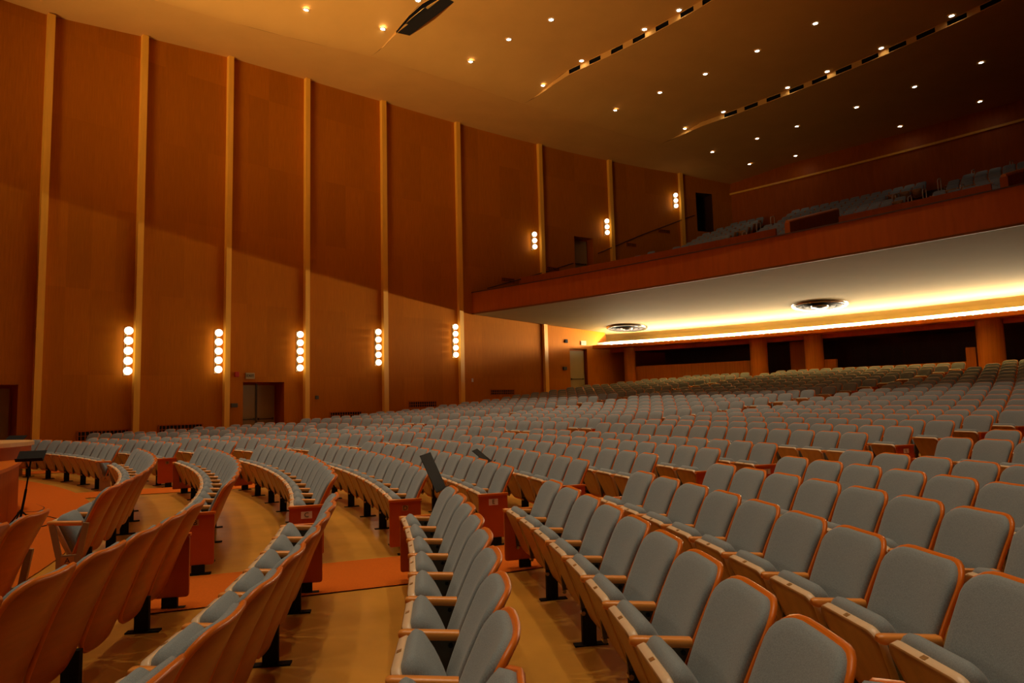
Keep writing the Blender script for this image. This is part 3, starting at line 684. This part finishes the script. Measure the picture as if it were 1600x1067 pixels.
def arm_mb(x, q=1):
    mb = MB(); ys = (-.200, .092); zf, zr = .606, .586; w, t = .050, .042
    sec = [(-1, -.6), (-.75, -1), (.75, -1), (1, -.6), (1, .5), (.7, 1), (-.7, 1), (-1, .5)] if q else [(-1, -1), (1, -1), (1, 1), (-1, 1)]
    st = [(0, .55), (.03, .85), (.09, 1), (.5, .97), (.95, 1), (1, .9)] if q else [(0, .9), (1, .9)]
    vs = []
    for s, k in st:
        y = ys[0] + (ys[1] - ys[0]) * s; z = zf + (zr - zf) * s
        for a, b in sec: vs.append((x + a * w / 2 * (k if s < .5 else 1), y, z + b * t / 2 * (k if s < .5 else 1)))
    m = len(sec)
    mb.add(vs, [(i * m + j, i * m + (j + 1) % m, (i + 1) * m + (j + 1) % m, (i + 1) * m + j) for i in range(len(st) - 1) for j in range(m)], 0, bool(q))
    mb.add(vs[:m], [tuple(range(m - 1, -1, -1))]); mb.add(vs[-m:], [tuple(range(m))]); return mb
def plate_mb(x):                               # metal side plate hanging below the arm
    mb = MB(); o = [(-.085, .585), (.088, .575), (.040, .46), (-.022, .30), (-.028, .235), (-.07, .235), (-.080, .34)]
    v = [(x - .009, a, b) for a, b in o] + [(x + .009, a, b) for a, b in o]; n = len(o)
    mb.add(v, [tuple(range(n)), tuple(range(2 * n - 1, n - 1, -1))] + [(i, n + i, n + (i + 1) % n, (i + 1) % n) for i in range(n)])
    mb.tube((x - .02, -.03, .262), (x + .02, -.03, .262), .020, n=8, mi=1); mb.tube((x - .024, -.06, .225), (x + .024, -.06, .225), .016, n=8, mi=1)
    mb.tube((x - .016, .05, .545), (x + .016, .05, .545), .012, n=8, mi=2)
    return mb
def leg_mb(x):
    mb = MB(); mb.box((x, -.02, .13), (.045, .10, .26)); mb.box((x, -.01, .006), (.07, .24, .012)); return mb
PITCH_S = .5554
HX = PITCH_S / 2
def end_panel_mb(x, s):
    mb = MB(); o = rounded(.36, .36, .095, .60, .02, .02, 2); n = len(o)
    v = [(x, a - .012, b) for a, b in o] + [(x + s * .032, a - .012, b) for a, b in o]
    mb.add(v, [tuple(range(n)), tuple(range(2 * n - 1, n - 1, -1))] + [(i, n + i, n + (i + 1) % n, (i + 1) % n) for i in range(n)])
    mb.box((x + s * .016, -.012, .608), (.058, .375, .022), 1); mb.box((x + s * .016, .02, .05), (.05, .12, .10), 2); mb.box((x + s * .016, .02, .006), (.07, .24, .012), 2)
    return mb
def front_end_mb(x, s):                        # open V-shaped end used by the front row
    mb = MB()
    mb.box((x + s * .016, -.01, .15), (.03, .20, .30))
    for y0, y1 in ((-.09, -.155), (.08, .13)):
        a, b = Vector((x + s * .016, y0, .29)), Vector((x + s * .016, y1, .59)); d = b - a
        mb.box((a + b) / 2, (.028, .05, d.length), 0, Matrix.Rotation(-math.atan2(d.y, d.z), 4, 'X'))
    return mb
ROWS = list('ABCDEFGHJKLMNOPQRSTUVWXYZ') ; ROWS = [r for r in ROWS] + ['AA', 'BB']
ROWS = 'A B C D E F G H J K L M N O P Q R S T U V W X Y Z AA BB'.split()
SP = seat_parts(1)
MATS = {'back_shell': ['shell', 'rim'], 'back_cushion': ['fabric'], 'seat_pan': ['pan', 'panedge'], 'seat_cushion': ['fabric'], 'armrest': ['arm'], 'side_plate': ['metal', 'chrome', 'black'],
        'leg': ['black'], 'end_panel': ['panel', 'rim', 'black'], 'front_end': ['tan_metal']}
ME = {k: v.mesh(k, [M[m] for m in MATS[k]]) for k, v in SP.items()}
for k in ('back_shell', 'back_cushion', 'seat_pan', 'seat_cushion'):
    bm = bmesh.new(); bm.from_mesh(ME[k]); bmesh.ops.recalc_face_normals(bm, faces=bm.faces); bm.to_mesh(ME[k]); bm.free()
for nm, x in (('lo', HX), ('hi', -HX)):        # lo: arm on the side of the smaller angle, hi: on the larger
    s = 1 if x > 0 else -1
    for k, f in (('armrest', arm_mb(x)), ('side_plate', plate_mb(x)), ('leg', leg_mb(x)), ('end_panel', end_panel_mb(x, s)), ('front_end', front_end_mb(x, s))):
        ME[k + nm] = f.mesh(k, [M[m] for m in MATS[k]])
np_mb = MB(); np_mb.box(pan_map(0, .4262, .014), (.030, .022, .003), 0, Matrix.Rotation(LEAN, 4, 'X')); ME['number_plate'] = np_mb.mesh('number_plate', [M['brass']])
def row_plate(txt, x, s, low=False):
    mb = MB(); white = ROWS.index(txt) % 2 == 0; zc = .30 - .05 if low else .520
    mb.box((x + s * .036, -.012, zc), (.004, .115 if white else .07, .075 if white else .06))
    l = letter_mesh(txt, .07, .001); rot = Matrix.Rotation(rad(90) * s, 4, 'Z') @ Matrix.Rotation(rad(90), 4, 'X')
    mb.merge(l, Matrix.Translation((x + s * .0395, -.012, zc)) @ rot)
    return mb.mesh('row_plate', [M['white'] if white and not low else M['brass'], M['ink']])

# ------------------------------------------------------------------ place the rows
def wall_phi(r):
    lo, hi = rad(30), rad(110)
    for _ in range(30):
        p = (lo + hi) / 2; q = pol(r, p)
        if q[1] > wall_y(q[0]): hi = p
        else: lo = p
    return lo
BLOCKS = {1: (None, a1_near), 2: (a1_far, a2_near), 3: (a2_far, a3_near), 4: (a3_far, None)}
seats = []                                     # (distance, row, block, index, count, r, phi, first, last)
for k, rn in enumerate(ROWS):
    r = rowR(k)
    for b, (lo, hi) in BLOCKS.items():
        if b == 1: n = int((a1_near(r) - rad(-18)) * r / PITCH_S); start = a1_near(r) - n * PITCH_S / r
        elif b == 4: start = a3_far(r); n = int((wall_phi(r) - start) * r / PITCH_S - 1.0)
        else: start = lo(r); n = int(round((hi(r) - start) * r / PITCH_S))
        if b == 4 and k < 3: continue              # the three front rows stop at the third aisle
        if b == 4 and k == 26: n -= 1
        if b == 4 and k >= 24: n = min(n, int((wall_phi(r) - start) * r / PITCH_S - 3.5))
        for i in range(n):
            p = start + (i + .5) * PITCH_S / r; x, y, _ = pol(r + .1, p); z = floor_z(r, p)
            # last rows stop where the rear wall is
            if math.hypot(x - VX, y - VY) > VR + .45: continue
            # keep seats clear of where the viewer stands
            pr = project(x, y, z + .6)
            if pr is None or pr[2] < .55 or not (-420 < pr[0] < 2050) or pr[1] > 2300: continue
            inside = -10 < pr[0] < 1610 and pr[1] < 1190
            if pr[2] < 1.3 and not inside: continue
            seats.append((pr[2] + (0 if inside else 1000), rn, b, i, n, r, p, i == 0, i == n - 1))
seats.sort(key=lambda s: s[0])
IND = seats[:300]; REST = seats[300:]
BLK = {1: 'before the first aisle', 2: 'between first and second aisles', 3: 'between second and third aisles', 4: 'along the side wall'}
def link_mesh(name, me, parent):
    c = D.objects.new(name, me); COL.objects.link(c); c.parent = parent; return c
plates = {}
for rank, (d, rn, b, i, n, r, p, first, last) in enumerate(IND):
    k = ROWS.index(rn)
    cnt = (n - 1 - i) if b == 1 else i         # counted from the carpeted aisle
    look = 'wood-backed grey' if (b == 1 and k <= 2) else 'blue-grey'
    o = empty('theatre_seat', pol(r, p, floor_z(r, p)), p - pi / 2, '%s theatre seat, %s from the aisle in row %s, %s' % (look, ordw(cnt), rn, BLK[b]),
              'theatre seat', 'theatre seats of row %s %s' % (rn, BLK[b]))
    for nm in ('back_shell', 'back_cushion', 'seat_cushion'): link_mesh(nm, ME[nm], o)
    pan = link_mesh('seat_pan', ME['seat_pan'], o)
    if rank < 110: link_mesh('number_plate', ME['number_plate'], pan)
    link_mesh('armrest', ME['armresthi'], o); link_mesh('side_plate', ME['side_platehi'], o)
    if last and b in (1, 2, 3):
        if k == 0: link_mesh('end_frame', ME['front_endhi'], o)
        else: link_mesh('end_panel', ME['end_panelhi'], o)
    elif i % 2 == 0: link_mesh('leg', ME['leghi'], o)
    if first:
        link_mesh('armrest', ME['armrestlo'], o)
        if k == 0: e = link_mesh('end_frame', ME['front_endlo'], o)
        else: e = link_mesh('end_panel', ME['end_panello'], o)
        if rn not in plates: plates[rn] = row_plate(rn, HX, 1, k == 0)
        link_mesh('row_plate', plates[rn], e)
# the many seats further off, in one mass
LP = seat_parts(0); ORDER = ['fabric', 'shell', 'rim', 'pan', 'panedge', 'arm', 'metal', 'black', 'panel', 'white', 'ink', 'brass']
OI = {m: i for i, m in enumerate(ORDER)}
def remap(mb, key): 
    o = MB(); o.v = list(mb.v); o.f = [list(f) for f in mb.f]; o.sm = list(mb.sm); o.m = [OI[MATS[key][i]] for i in mb.m]; return o
base = MB()
for k_ in ('back_shell', 'back_cushion', 'seat_pan', 'seat_cushion'): base.merge(remap(LP[k_], k_))
hi_arm = remap(arm_mb(-HX, 0), 'armrest'); lo_arm = remap(arm_mb(HX, 0), 'armrest')
def simple_plate(x, s=OI['metal']):
    mb = MB(); mb.box((x, -.02, .42), (.016, .12, .32), OI['metal']); return mb
leg_s = MB(); leg_s.box((-HX, -.02, .13), (.045, .11, .26), OI['black'])
big = MB()
def letter_for(rn):
    mb = MB(); src = row_plate(rn, HX, 1); white = ROWS.index(rn) % 2 == 0
    mb.v = [tuple(v.co) for v in src.vertices]; mb.f = [list(p_.vertices) for p_ in src.polygons]
    mb.m = [OI['white' if white else 'brass'] if p_.material_index == 0 else OI['ink'] for p_ in src.polygons]; mb.sm = [False] * len(mb.f); return mb
for (d, rn, b, i, n, r, p, first, last) in REST:
    T = Matrix.Translation(pol(r, p, floor_z(r, p))) @ Matrix.Rotation(p - pi / 2, 4, 'Z')
    big.merge(base, T); big.merge(hi_arm, T); big.merge(simple_plate(-HX), T)
    if last and b in (1, 2, 3): big.merge(remap(end_panel_mb(-HX, -1), 'end_panel'), T)
    elif i % 2 == 0: big.merge(leg_s, T)
    if first:
        big.merge(lo_arm, T); big.merge(remap(end_panel_mb(HX, 1), 'end_panel'), T); big.merge(letter_for(rn), T)
o = fix_normals(big.obj('theatre_seats', [M[m] for m in ORDER]))
tag(o, 'rows of grey theatre seats filling the hall towards the rear and side wall', 'theatre seats', None, 'stuff')

# balcony seats, one mass
HR = [(.8, 48.2), (.8, 46.01), (.6, 45.02), (11.6, 46.78), (14.6, 46.96), (16.1, 46.84), (8.6, 46.9), (14.4, 43.71), (12.2, 43.13), (13.9, 43.04), (16.6, 43.03), (12.2, 42.16), (9.5, 43.0), (16.9, 42.4), (16.9, 41.7), (4.2, 42.9), (4.6, 41.3), (8.2, 40.0)]
bs = MB(); one = MB()
for k_ in ('back_cushion', 'back_shell', 'seat_pan', 'seat_cushion'): one.merge(remap(LP[k_], k_))
for rix in range(17):
    dl = .95 + rix * .98 + (0 if rix < 2 else .35); 
    if rix == 2: continue
    z = bal_z(dls[min(rix, len(dls) - 1)] + .5) if False else None
    # floor height of the step this row stands on
    for q in range(len(dls) - 1):
        if dls[q] <= dl < dls[q + 1]: z = bal_z(dls[q] + .5)
    if z is None: z = bal_z(17.6)
    p = bal_end(dl) - .9 / BR; j = 0
    while p > rad(37.6):
        gap = any(abs(p - rad(g2)) < .62 / BR and abs(dl - d2) < .85 for d2, g2 in HR) or any(abs(p - rad(g2)) < .5 / BR and dl < 7.2 for g2 in (43.75, 40.42)) or any(abs(p - rad(g)) < .75 / BR for g in (49.0, 46.9, 43.0, 40.0)) or (dl < 7 and (abs(p - rad(43.4)) < rad(.42) or abs(p - rad(40.15)) < rad(.35)))
        if not gap:
            T = Matrix.Translation(bal(dl, p, z)) @ Matrix.Rotation(p - pi / 2, 4, 'Z'); bs.merge(one, T); bs.merge(hi_arm, T)
        p -= .56 / (BR + dl)
o = fix_normals(bs.obj('balcony_seats', [M[m] for m in ORDER])); tag(o, 'dim rows of grey seats rising up the balcony', 'balcony seats', None, 'stuff')

# balcony handrails
SHR = ['foot of the balcony front', 'upper balcony aisle', 'middle of the balcony', 'upper corner of the balcony']
for q, (dl, a) in enumerate(HR):
    p = rad(a); z = bal_z(dl)
    o = empty('aisle_handrail', bal(dl, p, z - .15), p, 'short chrome handrail loop standing in the dim balcony aisle', 'handrail', 'chrome handrail loops on the balcony')
    mb = MB(); mb.path([(-.28, 0, 0), (-.28, 0, .86), (-.22, 0, .97), (.24, 0, 1.12), (.3, 0, 1.08), (.3, 0, .16)], .022, 8); mb.obj('rail', M['rail'], o)
    mb = MB(); mb.tube((-.28, 0, 0), (-.28, 0, .02), .06); mb.tube((.3, 0, .14), (.3, 0, .17), .06); mb.obj('flange', M['chrome'], o)

# ------------------------------------------------------------------ music stands, cord, podium, chair on the stage
def music_stand(loc, rz, h, tilt, label, lean=(0, 0), deskw=.5, deskh=.36):
    o = empty('music_stand', loc, rz, label, 'music stand', 'black music stands'); top = Vector((lean[0], lean[1], h - .12))
    mb = MB(); mb.tube((0, 0, .12), top * .55, .016); mb.tube(top * .5, top, .011); mb.obj('pole', M['black'], o)
    for k in range(3):
        a = k * 2 * pi / 3 + .4; mb = MB(); mb.path([(0, 0, .26), (.05 * cos(a), .05 * sin(a), .2), (.24 * cos(a), .24 * sin(a), .012)], .010); mb.obj('leg', M['black'], o)
    mb = MB(); R_ = Matrix.Translation(top + Vector((0, 0, .02))) @ Matrix.Rotation(tilt, 4, 'X')
    mb.box((0, 0, 0), (deskw, .006, deskh), 0); mb.box((0, -.03, -deskh / 2), (deskw, .06, .006), 0); mb.box((0, .012, 0), (.06, .02, .14), 0)
    mb.v = [tuple(R_ @ Vector(v)) for v in mb.v]; mb.obj('desk', M['black'], o)
def gz(x, y): r, p = to_pol(x, y); return floor_z(r, p)
music_stand((-.93, 7.6, gz(-.93, 7.6) + .012), rad(84), 1.03, rad(-24), 'tilted black music stand in the nearest aisle beside row D', deskh=.44)
music_stand((-.52, 10.9, gz(-.52, 10.9)), rad(84), .92, rad(-50), 'low black music stand between rows E and F')
music_stand((-7.15, 9.72, .012), rad(20), 1.12, rad(-50), 'tall black stand on the carpet at the stage front', (.09, .06), .34, .22)
music_stand((-9.30, 12.40, .91), rad(-10), .36, rad(-50), 'short black stand on the stage behind the podium', (0, 0), .4, .25)
CP = [(-9.62, 13.08), (-9.84, 13.47), (-9.7, 13.3), (-9.52, 12.9), (-9.07, 12.58), (-8.56, 12.04), (-8.14, 11.62), (-7.96, 11.2), (-8.25, 11.15), (-8.1, 11.0), (-7.64, 10.79), (-7.28, 10.56), (-6.9, 10.2), (-6.85, 9.7), (-7.1, 9.55)]
def catmull(P, n=6):
    out = []
    for i in range(len(P) - 1):
        p0, p1, p2, p3 = (Vector(P[max(0, min(len(P) - 1, i + k))]) for k in (-1, 0, 1, 2))
        for t in (j / n for j in range(n)): out.append(.5 * (2 * p1 + (p2 - p0) * t + (2 * p0 - 5 * p1 + 4 * p2 - p3) * t * t + (3 * p1 - p0 - 3 * p2 + p3) * t ** 3))
    return out + [Vector(P[-1])]
mb = MB(); mb.path([(q[0], q[1], .026) for q in catmull(CP)], .012, 6)
tag(mb.obj('cable', M['black']), 'loose black cable snaking over the carpet by the stage', 'cable')
o = empty('conductor_podium', (-9.15, 10.95, .91), rad(35), 'pale wooden box podium at the edge of the stage', 'podium')
mb = MB(); mb.lathe([(1.0, 0), (1.0, .20)], 48); mb.obj('skirt', M['fascia'], o)
mb = MB(); mb.lathe([(1.0, .20), (1.04, .21), (1.04, .275), (1.0, .285), (1e-4, .285)], 48, smooth=False); mb.obj('top', M['tan'], o)
